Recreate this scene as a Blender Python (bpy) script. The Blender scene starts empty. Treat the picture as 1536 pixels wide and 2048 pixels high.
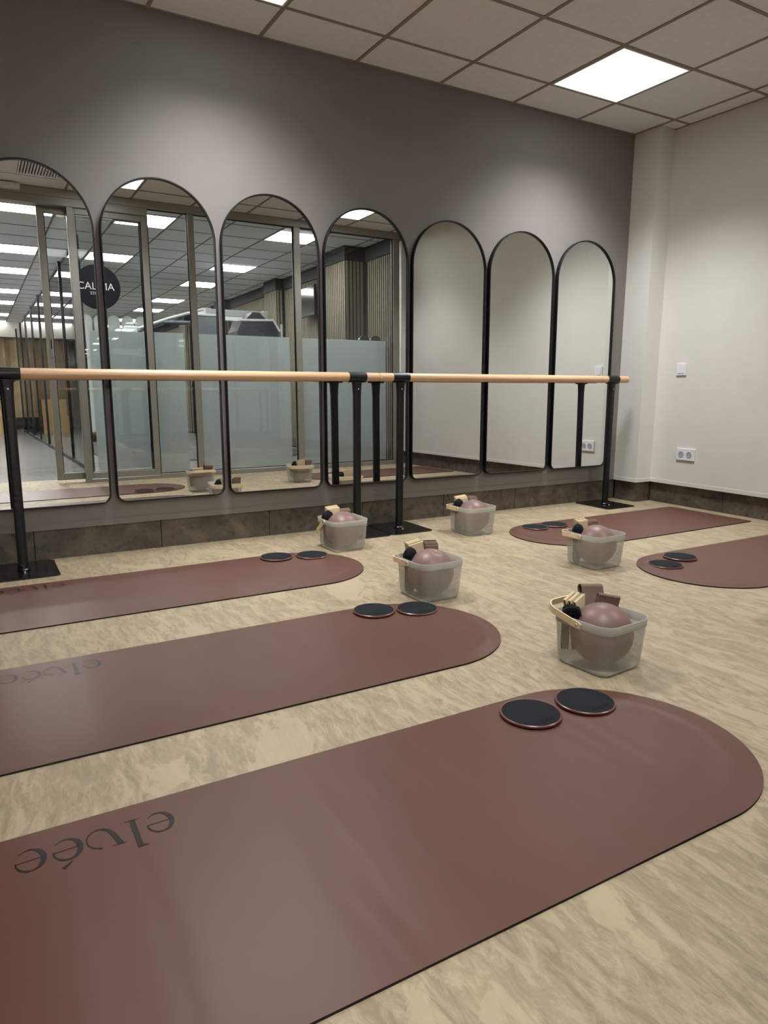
import bpy, math, random
from mathutils import Vector, Matrix
random.seed(7)
PI = math.pi
sc = bpy.context.scene
COL = sc.collection

# ------------------------------------------------------------------ camera
cam_d = bpy.data.cameras.new('camera')
cam = bpy.data.objects.new('camera', cam_d)
COL.objects.link(cam)
cam_d.sensor_fit = 'HORIZONTAL'
cam_d.sensor_width = 36.0
cam_d.lens = 36.0 * 1402.48 / 1536.0
cam_d.clip_start = 0.02
cam_d.clip_end = 100
CR = Vector((0.8647984, -0.5021004, 0.0043467))
CU = Vector((0.0864284, 0.1573773, 0.9837492))
CF = Vector((0.4946250, 0.8503691, -0.1794953))
M = Matrix.Identity(4)
for i in range(3):
    M[i][0], M[i][1], M[i][2] = CR[i], CU[i], -CF[i]
M[0][3], M[1][3], M[2][3] = -4.5508, -4.0381, 0.9308
cam.matrix_world = M
sc.camera = cam

# ------------------------------------------------------------------ world, view
world = bpy.data.worlds.new('world')
sc.world = world
world.use_nodes = True
world.node_tree.nodes['Background'].inputs[0].default_value = (0.9, 0.93, 1.0, 1)
world.node_tree.nodes['Background'].inputs[1].default_value = 0.02
sc.view_settings.view_transform = 'Standard'
sc.view_settings.look = 'None'
sc.view_settings.gamma = 1.0
sc.view_settings.use_curve_mapping = False
sc.view_settings.exposure = 0.22
sc.cycles.use_denoising = True
sc.cycles.max_bounces = 8
sc.cycles.use_light_tree = False
sc.cycles.diffuse_bounces = 4
sc.cycles.glossy_bounces = 5
sc.cycles.use_adaptive_sampling = True
sc.cycles.adaptive_threshold = 0.03
sc.cycles.adaptive_min_samples = 12
sc.cycles.transparent_max_bounces = 16
sc.cycles.caustics_reflective = False
sc.cycles.caustics_refractive = False
sc.cycles.sample_clamp_indirect = 6.0

LAMP_W = 24.5            # output of a studio ceiling panel by the mirror wall
LAMP_W2 = 15.0           # the panels by the glass are set lower
LAMP_SPREAD = math.radians(108)
LAMP_COL = (0.975, 0.985, 1.0)

# room dimensions (metres): mirror wall is y = 0, corner at x = 0, floor z = 0
H = 2.8076
GX, GY = -0.0065, 0.3547          # ceiling grid offsets
HB = 0.1615                       # skirting height
PX, PD = 0.1706, 0.2282           # pier depth / right wall plane
YG = -3.72                        # glass partition plane
XL = -6.6                         # left wall
YE = -19.0                        # far end of the gym

# ------------------------------------------------------------------ materials
def lin(c):
    return tuple(((v / 255.0) / 12.92) if v / 255.0 <= 0.04045 else (((v / 255.0) + 0.055) / 1.055) ** 2.4 for v in c)

MATS = {}
def new_mat(name):
    m = bpy.data.materials.new(name)
    m.use_nodes = True
    nt = m.node_tree
    MATS[name] = m
    return m, nt, nt.nodes, nt.links, nt.nodes['Principled BSDF']

def plain(name, rgb, rough=0.5, spec=0.5, metal=0.0, var=0.06, vscale=8.0, bump=0.0, bscale=60.0, coat=0.0, stretch=(1, 1, 1)):
    m, nt, N, L, P = new_mat(name)
    c = lin(rgb)
    P.inputs['Roughness'].default_value = rough
    P.inputs['Specular IOR Level'].default_value = spec
    P.inputs['Metallic'].default_value = metal
    P.inputs['Coat Weight'].default_value = coat
    tc = N.new('ShaderNodeTexCoord')
    mp = N.new('ShaderNodeMapping')
    mp.inputs['Scale'].default_value = stretch
    L.new(tc.outputs['Object'], mp.inputs['Vector'])
    nz = N.new('ShaderNodeTexNoise')
    nz.inputs['Scale'].default_value = vscale
    nz.inputs['Detail'].default_value = 5
    L.new(mp.outputs[0], nz.inputs['Vector'])
    rp = N.new('ShaderNodeValToRGB')
    rp.color_ramp.elements[0].position = 0.3
    rp.color_ramp.elements[1].position = 0.7
    rp.color_ramp.elements[0].color = tuple(v * (1 - var) for v in c) + (1,)
    rp.color_ramp.elements[1].color = tuple(min(1, v * (1 + var)) for v in c) + (1,)
    L.new(nz.outputs['Fac'], rp.inputs['Fac'])
    L.new(rp.outputs['Color'], P.inputs['Base Color'])
    if bump > 0:
        nb = N.new('ShaderNodeTexNoise')
        nb.inputs['Scale'].default_value = bscale
        nb.inputs['Detail'].default_value = 4
        L.new(mp.outputs[0], nb.inputs['Vector'])
        b = N.new('ShaderNodeBump')
        b.inputs['Strength'].default_value = bump
        b.inputs['Distance'].default_value = 0.002
        L.new(nb.outputs['Fac'], b.inputs['Height'])
        L.new(b.outputs[0], P.inputs['Normal'])
    return m

plain('wall_taupe', (128, 122, 118), 0.62, 0.3, var=0.02)
plain('wall_cream', (222, 219, 212), 0.6, 0.3, var=0.015)
plain('ceiling_tile', (240, 242, 245), 0.9, 0.1, var=0.03, vscale=30)
plain('ceiling_grid', (150, 140, 131), 0.7, 0.2, var=0.02)
plain('black_metal', (11, 11, 12), 0.38, 0.45, var=0.1)
plain('black_frame', (9, 8, 8), 0.5, 0.35, var=0.1)
plain('black_plate', (17, 17, 18), 0.22, 0.5, var=0.1)
plain('steel', (190, 190, 190), 0.25, metal=1.0, var=0.05)
plain('black_cloth', (26, 27, 30), 0.9, 0.15, var=0.2, vscale=300)
plain('disc_cloth', (33, 36, 39), 0.9, 0.15, var=0.12, vscale=500)
plain('disc_rim', (112, 70, 62), 0.28, 0.5, var=0.04)
plain('disc_print', (27, 29, 31), 0.9, 0.1, var=0.05)
plain('rubber_black', (24, 18, 18), 0.7, 0.3, var=0.1)
plain('print_black', (30, 23, 22), 0.42, 0.4, var=0.05)
plain('ball_rose', (130, 101, 95), 0.42, 0.4, var=0.03, vscale=20)
plain('beige_fabric', (214, 195, 160), 0.9, 0.15, var=0.10, vscale=260, bump=0.5, bscale=500, stretch=(1, 1, 6))
plain('rose_fabric', (132, 109, 97), 0.85, 0.2, var=0.10, vscale=260, bump=0.5, bscale=500, stretch=(1, 1, 6))
plain('basket_grey', (187, 184, 174), 0.45, 0.4, var=0.03)
plain('plastic_white', (232, 232, 236), 0.35, 0.5, var=0.01)
plain('socket_well', (176, 176, 182), 0.4, 0.5, var=0.01)
plain('socket_hole', (30, 30, 30), 0.6, 0.3, var=0.01)
plain('alu_champagne', (156, 153, 145), 0.42, 0.5, metal=0.35, var=0.03)
plain('gasket', (24, 26, 26), 0.6, 0.3)
plain('gym_floor', (134, 136, 138), 0.22, 0.5, var=0.16, vscale=4, stretch=(1, 5, 1))
plain('gym_rubber', (70, 70, 70), 0.7, 0.3, var=0.3, vscale=60)
plain('gym_dark', (30, 32, 37), 0.6, 0.3, var=0.05)
plain('slat_oak', (112, 104, 91), 0.6, 0.3, var=0.1, vscale=12, stretch=(1, 1, 0.15))
plain('slat_back', (24, 23, 22), 0.8, 0.2)
plain('kraft', (176, 146, 106), 0.8, 0.2, var=0.08, vscale=6)
plain('canvas_brown', (112, 97, 76), 0.85, 0.2, var=0.18, vscale=3, bump=0.5, bscale=6)
plain('timber', (196, 168, 130), 0.6, 0.3, var=0.08, vscale=10, stretch=(4, 4, 0.4))
plain('rack_white', (205, 208, 212), 0.35, 0.5, var=0.03)
plain('machine_grey', (92, 98, 104), 0.4, 0.5, var=0.04)
plain('machine_dark', (44, 50, 60), 0.35, 0.5, var=0.1)
plain('sign_navy', (16, 19, 25), 0.4, 0.4, var=0.05)
plain('sign_text', (208, 206, 200), 0.5, 0.3, var=0.02)
plain('tv_screen', (10, 10, 12), 0.12, 0.25, var=0.05)
plain('vent_dark', (40, 38, 36), 0.8, 0.2)
plain('white_bundle', (225, 225, 222), 0.7, 0.2, var=0.03)
plain('wall_far_paint', (150, 146, 138), 0.7, 0.2, var=0.03)

def wood(name, c1, c2, rough=0.38, stretch=(1.2, 30, 30)):
    m, nt, N, L, P = new_mat(name)
    tc = N.new('ShaderNodeTexCoord'); mp = N.new('ShaderNodeMapping')
    mp.inputs['Scale'].default_value = stretch
    L.new(tc.outputs['Object'], mp.inputs['Vector'])
    nz = N.new('ShaderNodeTexNoise'); nz.inputs['Scale'].default_value = 3.0; nz.inputs['Detail'].default_value = 6
    nz.inputs['Distortion'].default_value = 0.6
    L.new(mp.outputs[0], nz.inputs['Vector'])
    rp = N.new('ShaderNodeValToRGB')
    rp.color_ramp.elements[0].position = 0.32; rp.color_ramp.elements[1].position = 0.66
    rp.color_ramp.elements[0].color = lin(c1) + (1,); rp.color_ramp.elements[1].color = lin(c2) + (1,)
    L.new(nz.outputs['Fac'], rp.inputs['Fac']); L.new(rp.outputs[0], P.inputs['Base Color'])
    P.inputs['Roughness'].default_value = rough
    return m
wood('bar_wood', (204, 164, 127), (216, 179, 144))
wood('handle_wood', (226, 200, 158), (236, 214, 176), 0.45, (8, 8, 60))

def mat_rubber():
    m, nt, N, L, P = new_mat('mat_brown')
    tc = N.new('ShaderNodeTexCoord')
    nz = N.new('ShaderNodeTexNoise'); nz.inputs['Scale'].default_value = 3.0; nz.inputs['Detail'].default_value = 3
    L.new(tc.outputs['Object'], nz.inputs['Vector'])
    rp = N.new('ShaderNodeValToRGB')
    rp.color_ramp.elements[0].color = lin((90, 58, 48)) + (1,); rp.color_ramp.elements[1].color = lin((95, 62, 52)) + (1,)
    L.new(nz.outputs['Fac'], rp.inputs['Fac']); L.new(rp.outputs[0], P.inputs['Base Color'])
    P.inputs['Roughness'].default_value = 0.42
    P.inputs['Specular IOR Level'].default_value = 0.5
    # long shallow creases from being rolled up, 
    mp = N.new('ShaderNodeMapping'); mp.inputs['Scale'].default_value = (5.0, 0.7, 1)
    mp.inputs['Rotation'].default_value = (0, 0, 0.25)
    L.new(tc.outputs['Object'], mp.inputs['Vector'])
    n2 = N.new('ShaderNodeTexNoise'); n2.inputs['Scale'].default_value = 1.6; n2.inputs['Detail'].default_value = 2
    L.new(mp.outputs[0], n2.inputs['Vector'])
    b1 = N.new('ShaderNodeBump'); b1.inputs['Strength'].default_value = 0.35; b1.inputs['Distance'].default_value = 0.012
    L.new(n2.outputs['Fac'], b1.inputs['Height'])
    L.new(b1.outputs[0], P.inputs['Normal'])
mat_rubber()

def floor_vinyl():
    m, nt, N, L, P = new_mat('floor_vinyl')
    tc = N.new('ShaderNodeTexCoord')
    # flow field: bend the streaks with a slow noise
    warp = N.new('ShaderNodeTexNoise'); warp.inputs['Scale'].default_value = 0.9; warp.inputs['Detail'].default_value = 2
    L.new(tc.outputs['Object'], warp.inputs['Vector'])
    sub = N.new('ShaderNodeVectorMath'); sub.operation = 'SUBTRACT'; sub.inputs[1].default_value = (0.5, 0.5, 0.5)
    L.new(warp.outputs['Color'], sub.inputs[0])
    scl = N.new('ShaderNodeVectorMath'); scl.operation = 'SCALE'; scl.inputs['Scale'].default_value = 0.30
    L.new(sub.outputs[0], scl.inputs[0])
    add = N.new('ShaderNodeVectorMath'); add.operation = 'ADD'
    L.new(tc.outputs['Object'], add.inputs[0]); L.new(scl.outputs[0], add.inputs[1])
    def layer(scale, loc, detail, rough, dist, stops):
        mp = N.new('ShaderNodeMapping'); mp.inputs['Rotation'].default_value = (0, 0, math.radians(18))
        mp.inputs['Scale'].default_value = scale; mp.inputs['Location'].default_value = loc
        L.new(add.outputs[0], mp.inputs['Vector'])
        n = N.new('ShaderNodeTexNoise'); n.inputs['Scale'].default_value = 1.0; n.inputs['Detail'].default_value = detail
        n.inputs['Roughness'].default_value = rough; n.inputs['Distortion'].default_value = dist
        L.new(mp.outputs[0], n.inputs['Vector'])
        r = N.new('ShaderNodeValToRGB'); e = r.color_ramp.elements
        e[0].position, e[0].color = stops[0][0], stops[0][1] + (1,)
        e[1].position, e[1].color = stops[-1][0], stops[-1][1] + (1,)
        for p, c in stops[1:-1]: e.new(p).color = c + (1,)
        L.new(n.outputs['Fac'], r.inputs['Fac'])
        return r
    r1 = layer((36.0, 10.0, 1), (0, 0, 0), 10, 0.76, 0.7,
               [(0.38, lin((142, 127, 103))), (0.44, lin((151, 135, 110))), (0.475, lin((161, 145, 118))), (0.53, lin((165, 148, 121))), (0.555, lin((173, 156, 129))), (0.66, lin((176, 160, 132)))])
    r2 = layer((6.5, 2.0, 1), (3.1, 7.7, 0), 10, 0.70, 1.5, [(0.535, (0, 0, 0)), (0.56, (0.42, 0.42, 0.42))])
    mx = N.new('ShaderNodeMix'); mx.data_type = 'RGBA'
    mx.inputs[7].default_value = lin((146, 130, 106)) + (1,)
    L.new(r2.outputs[0], mx.inputs[0]); L.new(r1.outputs[0], mx.inputs[6])
    # smooth pale islands where the print has no grain
    r3 = layer((4.6, 1.5, 1), (11.3, 2.9, 0), 7, 0.58, 2.0, [(0.575, (0, 0, 0)), (0.592, (0.8, 0.8, 0.8))])
    mx3 = N.new('ShaderNodeMix'); mx3.data_type = 'RGBA'
    mx3.inputs[7].default_value = lin((177, 160, 132)) + (1,)
    L.new(r3.outputs[0], mx3.inputs[0]); L.new(mx.outputs[2], mx3.inputs[6])
    mx = mx3
    L.new(mx.outputs[2], P.inputs['Base Color'])
    P.inputs['Roughness'].default_value = 0.48
    P.inputs['Specular IOR Level'].default_value = 0.4
floor_vinyl()

def stone_tile():
    m, nt, N, L, P = new_mat('skirting_stone')
    tc = N.new('ShaderNodeTexCoord'); ge = N.new('ShaderNodeNewGeometry')
    n1 = N.new('ShaderNodeTexNoise'); n1.inputs['Scale'].default_value = 5.0; n1.inputs['Detail'].default_value = 8
    n1.inputs['Roughness'].default_value = 0.65; n1.inputs['Distortion'].default_value = 0.8
    L.new(ge.outputs['Position'], n1.inputs['Vector'])
    r1 = N.new('ShaderNodeValToRGB')
    e = r1.color_ramp.elements
    e[0].position = 0.33; e[0].color = lin((66, 59, 53)) + (1,)
    e[1].position = 0.68; e[1].color = lin((112, 101, 88)) + (1,)
    k = e.new(0.5); k.color = lin((88, 79, 70)) + (1,)
    L.new(n1.outputs['Fac'], r1.inputs['Fac'])
    n2 = N.new('ShaderNodeTexNoise'); n2.inputs['Scale'].default_value = 26; n2.inputs['Detail'].default_value = 6
    L.new(ge.outputs['Position'], n2.inputs['Vector'])
    r2 = N.new('ShaderNodeValToRGB')
    r2.color_ramp.elements[0].position = 0.34; r2.color_ramp.elements[0].color = (0.45, 0.45, 0.45, 1)
    r2.color_ramp.elements[1].position = 0.44; r2.color_ramp.elements[1].color = (1, 1, 1, 1)
    L.new(n2.outputs['Fac'], r2.inputs['Fac'])
    mx = N.new('ShaderNodeMix'); mx.data_type = 'RGBA'; mx.blend_type = 'MULTIPLY'
    mx.inputs[0].default_value = 0.7
    L.new(r1.outputs[0], mx.inputs[6]); L.new(r2.outputs[0], mx.inputs[7])
    L.new(mx.outputs[2], P.inputs['Base Color'])
    P.inputs['Roughness'].default_value = 0.5
stone_tile()

def mirror_mat():
    m, nt, N, L, P = new_mat('mirror_silver')
    P.inputs['Base Color'].default_value = (0.91, 0.93, 0.92, 1)
    tc = N.new('ShaderNodeTexCoord')
    nz = N.new('ShaderNodeTexNoise'); nz.inputs['Scale'].default_value = 2.0
    L.new(tc.outputs['Object'], nz.inputs['Vector'])
    mr = N.new('ShaderNodeMapRange'); mr.inputs[3].default_value = 0.0; mr.inputs[4].default_value = 0.006
    L.new(nz.outputs['Fac'], mr.inputs[0]); L.new(mr.outputs[0], P.inputs['Roughness'])
    P.inputs['Metallic'].default_value = 1.0
mirror_mat()

def glass_mat(name, tint, refl=1.0):
    m, nt, N, L, P = new_mat(name)
    N.remove(P)
    out = N['Material Output']
    tr = N.new('ShaderNodeBsdfTransparent'); tr.inputs[0].default_value = tint + (1,)
    gl = N.new('ShaderNodeBsdfGlossy'); gl.inputs['Roughness'].default_value = 0.0
    gl.inputs[0].default_value = (refl, refl, refl, 1)
    fr = N.new('ShaderNodeFresnel'); fr.inputs[0].default_value = 1.45
    # faint smears of cleaning film on the pane
    tc = N.new('ShaderNodeTexCoord')
    nz = N.new('ShaderNodeTexNoise'); nz.inputs['Scale'].default_value = 2.5; nz.inputs['Detail'].default_value = 4
    L.new(tc.outputs['Object'], nz.inputs['Vector'])
    mu = N.new('ShaderNodeMath'); mu.operation = 'MULTIPLY_ADD'; mu.inputs[1].default_value = 0.02; mu.inputs[2].default_value = 0.0
    L.new(nz.outputs['Fac'], mu.inputs[0])
    ad = N.new('ShaderNodeMath'); ad.operation = 'ADD'
    L.new(fr.outputs[0], ad.inputs[0]); L.new(mu.outputs[0], ad.inputs[1])
    mx = N.new('ShaderNodeMixShader')
    L.new(ad.outputs[0], mx.inputs[0]); L.new(tr.outputs[0], mx.inputs[1]); L.new(gl.outputs[0], mx.inputs[2])
    L.new(mx.outputs[0], out.inputs[0])
glass_mat('glass_clear', (0.965, 0.98, 0.975))

def film_mat(name, col, trans):
    m, nt, N, L, P = new_mat(name)
    N.remove(P)
    out = N['Material Output']
    tc = N.new('ShaderNodeTexCoord')
    nz = N.new('ShaderNodeTexNoise'); nz.inputs['Scale'].default_value = 1.2
    L.new(tc.outputs['Object'], nz.inputs['Vector'])
    rp = N.new('ShaderNodeValToRGB')
    rp.color_ramp.elements[0].color = tuple(v * 0.95 for v in col) + (1,)
    rp.color_ramp.elements[1].color = col + (1,)
    L.new(nz.outputs['Fac'], rp.inputs['Fac'])
    d = N.new('ShaderNodeBsdfDiffuse'); t = N.new('ShaderNodeBsdfTranslucent'); tr = N.new('ShaderNodeBsdfTransparent')
    L.new(rp.outputs[0], d.inputs[0]); L.new(rp.outputs[0], t.inputs[0])
    m1 = N.new('ShaderNodeMixShader'); m1.inputs[0].default_value = 0.5
    m2 = N.new('ShaderNodeMixShader'); m2.inputs[0].default_value = trans
    L.new(d.outputs[0], m1.inputs[1]); L.new(t.outputs[0], m1.inputs[2])
    L.new(m1.outputs[0], m2.inputs[1]); L.new(tr.outputs[0], m2.inputs[2])
    L.new(m2.outputs[0], out.inputs[0])
film_mat('frost_film', (0.80, 0.85, 0.85), 0.06)
film_mat('frost_pale', (0.86, 0.89, 0.88), 0.04)

def emit_mat(name, col, s):
    m, nt, N, L, P = new_mat(name)
    P.inputs['Base Color'].default_value = (0.9, 0.9, 0.9, 1)
    P.inputs['Emission Color'].default_value = col + (1,)
    P.inputs['Emission Strength'].default_value = s
    return m
emit_mat('lamp_diffuser', (0.98, 0.99, 1.0), 2.6)
emit_mat('gym_diffuser', (1.0, 0.98, 0.94), 35.0)
emit_mat('corridor_diffuser', (1.0, 0.98, 0.94), 11.0)
emit_mat('gym_diffuser_back', (1.0, 0.98, 0.94), 35.0).cycles.emission_sampling = 'NONE'

# ------------------------------------------------------------------ geometry helpers
class MB:
    def __init__(s): s.v = []; s.f = []
    def add(s, v, f):
        o = len(s.v); s.v += [tuple(p) for p in v]; s.f += [tuple(i + o for i in q) for q in f]; return s
    def box(s, x0, x1, y0, y1, z0, z1):
        x0, x1 = min(x0, x1), max(x0, x1); y0, y1 = min(y0, y1), max(y0, y1); z0, z1 = min(z0, z1), max(z0, z1)
        return s.add([(x0, y0, z0), (x1, y0, z0), (x1, y1, z0), (x0, y1, z0), (x0, y0, z1), (x1, y0, z1), (x1, y1, z1), (x0, y1, z1)],
                     [(3, 2, 1, 0), (4, 5, 6, 7), (0, 1, 5, 4), (1, 2, 6, 5), (2, 3, 7, 6), (3, 0, 4, 7)])
    def bbox(s, x0, x1, y0, y1, z0, z1, b):
        # box with chamfered vertical & horizontal edges: stacked loops
        def loop(i, z):
            return [(x0 + i + b, y0 + i, z), (x1 - i - b, y0 + i, z), (x1 - i, y0 + i + b, z), (x1 - i, y1 - i - b, z),
                    (x1 - i - b, y1 - i, z), (x0 + i + b, y1 - i, z), (x0 + i, y1 - i - b, z), (x0 + i, y0 + i + b, z)]
        loops = [loop(b, z0), loop(0, z0 + b), loop(0, z1 - b), loop(b, z1)]
        return s.loft(loops, True, True)
    def loft(s, loops, cap0=True, cap1=True, closed=True):
        n = len(loops[0]); v = [p for l in loops for p in l]; f = []
        for k in range(len(loops) - 1):
            for i in range(n if closed else n - 1):
                j = (i + 1) % n
                f.append((k * n + i, k * n + j, (k + 1) * n + j, (k + 1) * n + i))
        if cap0: f.append(tuple(reversed(range(n))))
        if cap1: f.append(tuple((len(loops) - 1) * n + i for i in range(n)))
        return s.add(v, f)
    def tube(s, pts, radii, n=16, cap=True):
        pts = [Vector(p) for p in pts]
        if not isinstance(radii, (list, tuple)): radii = [radii] * len(pts)
        loops = []
        up0 = None
        for k, p in enumerate(pts):
            t = (pts[min(k + 1, len(pts) - 1)] - pts[max(k - 1, 0)]).normalized()
            if up0 is None:
                a = Vector((0, 0, 1)) if abs(t.z) < 0.9 else Vector((1, 0, 0))
                up0 = t.cross(a).normalized()
            u = (up0 - t * up0.dot(t)).normalized(); w = t.cross(u); up0 = u
            loops.append([tuple(p + (u * math.cos(2 * PI * i / n) + w * math.sin(2 * PI * i / n)) * radii[k]) for i in range(n)])
        return s.loft(loops, cap, cap)
    def lathe(s, prof, n=32, c=(0, 0, 0)):
        loops = [[(c[0] + r * math.cos(2 * PI * i / n), c[1] + r * math.sin(2 * PI * i / n), c[2] + z) for i in range(n)] for r, z in prof]
        return s.loft(loops, True, True)
    def build(s, name, mat, parent=None, smooth=False, loc=None):
        return mk(name, mesh(name, s.v, s.f, mat, smooth), parent, loc)

def mesh(name, v, f, mat, smooth=False):
    me = bpy.data.meshes.new(name)
    me.from_pydata(v, [], f)
    me.materials.append(MATS[mat])
    if smooth:
        me.shade_smooth()
        try:
            me.set_sharp_from_angle(angle=math.radians(38))
        except Exception:
            pass
    me.update()
    return me

def mk(name, me, parent=None, loc=None):
    o = bpy.data.objects.new(name, me); COL.objects.link(o)
    if parent is not None: o.parent = parent
    if loc is not None: o.location = loc
    return o

def empty(name, loc=(0, 0, 0), rz=0.0):
    o = bpy.data.objects.new(name, None); COL.objects.link(o)
    o.empty_display_size = 0.05
    o.location = loc; o.rotation_euler = (0, 0, rz)
    return o

def tag(o, label, cat, group=None):
    o['label'] = label; o['category'] = cat
    if group: o['group'] = group
    return o

def struct(o, label=None, cat=None):
    o['kind'] = 'structure'
    if label: o['label'] = label
    if cat: o['category'] = cat
    return o

def sbox(name, mat, dims, parent=None):
    return MB().box(*dims).build(name, mat, parent)

def rrect(hx, hy, r, n):
    """n points round a rounded rectangle centred on 0 (n divisible by 4), starting on +x side, CCW; roughly even spacing"""
    pts = []
    segs = [(2 * (hy - r), 'l', (hx, -(hy - r)), (0, 1)), (PI / 2 * r, 'a', (hx - r, hy - r), 0),
            (2 * (hx - r), 'l', (hx - r, hy), (-1, 0)), (PI / 2 * r, 'a', (-(hx - r), hy - r), PI / 2),
            (2 * (hy - r), 'l', (-hx, hy - r), (0, -1)), (PI / 2 * r, 'a', (-(hx - r), -(hy - r)), PI),
            (2 * (hx - r), 'l', (-(hx - r), -hy), (1, 0)), (PI / 2 * r, 'a', (hx - r, -(hy - r)), 1.5 * PI)]
    tot = sum(q[0] for q in segs)
    for i in range(n):
        d = tot * i / n
        for q in segs:
            if d <= q[0] + 1e-12:
                if q[1] == 'l': pts.append((q[2][0] + q[3][0] * d, q[2][1] + q[3][1] * d))
                else:
                    a = q[3] + d / r
                    pts.append((q[2][0] + r * math.cos(a), q[2][1] + r * math.sin(a)))
                break
            d -= q[0]
    return pts

# ================================================================== SETTING
# ---- floor
fl = struct(sbox('floor', 'floor_vinyl', (XL, PX + 0.2, YG - 0.42, 0.2, -0.1, 0.0)),
            'beige streaked vinyl floor of the studio', 'floor')
struct(sbox('floor', 'gym_floor', (XL, PX + 0.2, YE, YG - 0.42, -0.1, 0.0)),
       'grey wood-look floor beyond the glass partition', 'floor')

# ---- mirror wall
wb = struct(empty('wall_back'), 'dark taupe painted wall that carries the arched mirrors', 'wall')
sbox('wall_panel', 'wall_taupe', (XL, 0.0, 0.0, 0.16, HB, H + 0.06), wb)
sbox('base_bead', 'wall_taupe', (XL, -0.0, -0.0035, 0.0, HB, HB + 0.034), wb)
sbox('wall_core', 'slat_back', (XL, 0.3, 0.024, 0.16, 0.0, HB), wb)

# ---- right wall with the pier in the corner
wr = struct(empty('wall_right'), 'cream painted wall with a corner pier on the right', 'wall')
sbox('pier', 'wall_cream', (0.0, 0.36, -PD, 0.16, HB, H + 0.06), wr)
sbox('wall_panel', 'wall_cream', (PX, 0.36, YG - 0.08, -PD, HB, H + 0.06), wr)
sbox('base_bead', 'wall_cream', (-0.0035, 0.0, -PD - 0.0035, 0.0, HB, HB + 0.028), wr)
sbox('base_bead', 'wall_cream', (0.0, PX, -PD - 0.0035, -PD, HB, HB + 0.028), wr)
sbox('base_bead', 'wall_cream', (PX - 0.0035, PX, YG - 0.04, -PD - 0.0035, HB, HB + 0.028), wr)
sbox('wall_core', 'slat_back', (0.034, 0.36, -PD + 0.034, 0.024, 0.0, HB), wr)
sbox('wall_core', 'slat_back', (PX + 0.04, 0.36, YG - 0.08, -PD + 0.034, 0.0, HB), wr)

# ---- stone skirting, one tile after another, set back under the wall panels
bb = struct(empty('baseboard_back'), 'dark brown stone tile skirting under the taupe wall', 'skirting')
TP = 0.657
joints = [-4.331 + TP * k for k in range(-4, 7)]
edges = [XL] + [j for j in joints if XL < j < -0.05] + [0.022]
share = {}
def skirt_tile(parent, loc, size, axis):
    key = (round(size, 3), axis)
    if key not in share:
        m = MB()
        if axis == 'x': m.bbox(0.0015, size - 0.0015, 0.0, 0.012, 0.0, HB + 0.001, 0.0012)
        else: m.bbox(0.0, 0.012, 0.0015, size - 0.0015, 0.0, HB + 0.001, 0.0012)
        share[key] = mesh('tile', m.v, m.f, 'skirting_stone')
    return mk('tile', share[key], parent, loc)
for a, b in zip(edges, edges[1:]):
    skirt_tile(bb, (a, 0.012, 0), b - a, 'x')
br = struct(empty('baseboard_right'), 'dark stone tile skirting under the cream wall', 'skirting')
skirt_tile(br, (0.022, -PD + 0.022, 0), PD - 0.02, 'y')
skirt_tile(br, (0.034, -PD + 0.022, 0), PX - 0.006, 'x')
yy = -PD + 0.022
while yy > YG:
    s = min(TP, yy - YG)
    skirt_tile(br, (PX + 0.028, yy - s, 0), s, 'y'); yy -= s

# ---- other walls (behind and left of the camera, seen by the light and in part by the mirrors)
struct(sbox('wall_left', 'wall_cream', (XL - 0.15, XL, YE, 0.16, 0, H + 0.06)), 'cream side wall left of the mirrors', 'wall')
struct(sbox('wall_far', 'wall_far_paint', (XL, 0.4, YE - 0.15, YE, 0, H + 0.06)), 'far end wall of the gym seen in the leftmost mirror', 'wall')

# ---- slatted gym wall beyond the glass (right side), with two piers and a dark band above
ws = struct(empty('wall_gym'), 'gym wall of vertical wood slats with a dark band on top, seen in the mirrors', 'wall')
ZB = 2.63
sbox('wall_panel', 'slat_back', (PX, 0.4, YE, YG - 0.08, 0, ZB), ws)
sbox('dark_band', 'gym_dark', (PX - 0.02, 0.4, YE, YG - 0.08, ZB, H + 0.06), ws)
piers = [(-4.62, -5.25, -0.14), (-7.5, -8.05, 0.03), (-10.4, -10.95, 0.03), (-13.4, -13.95, 0.03)]
for y1, y0, xf in piers:
    sbox('pier', 'slat_back', (xf, PX, y0, y1, 0, ZB), ws)
    sbox('dark_band', 'gym_dark', (xf - 0.015, PX - 0.02, y0 - 0.01, y1 + 0.01, ZB, H + 0.02), ws)
def slats(y1, y0, x):
    m = MB(); y = y1 - 0.012
    while y > y0 + 0.03:
        m.box(x - 0.009, x, y - 0.032, y, 0.02, ZB - 0.01); y -= 0.054
    o = m.build('slat_cladding', 'slat_oak', ws); o['kind'] = 'stuff'
def slats_x(x0, x1, y):
    m = MB(); x = x0 + 0.008
    while x < x1 - 0.034:
        m.box(x, x + 0.032, y, y + 0.009, 0.02, ZB - 0.01); x += 0.054
    o = m.build('slat_cladding', 'slat_oak', ws); o['kind'] = 'stuff'
prev = YG - 0.09
for y1, y0, xf in piers:
    slats(prev, y1 + 0.015, PX)
    slats_x(xf, PX - 0.015, y1)
    slats(y1, y0, xf)
    prev = y0
slats(prev, YE, PX)

# ---- ceiling: T-grid and lay-in tiles
tile_mesh = {}
def tile(parent, x0, x1, y0, y1):
    w, d = x1 - x0, y1 - y0
    key = (round(w, 3), round(d, 3))
    if key not in tile_mesh:
        m = MB(); g = 0.009
        m.bbox(g, w - g, g, d - g, 0.003, 0.018, 0.002)
        tile_mesh[key] = mesh('ceiling_tile', m.v, m.f, 'ceiling_tile')
    mk('ceiling_tile', tile_mesh[key], parent, (x0, y0, H))

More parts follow.
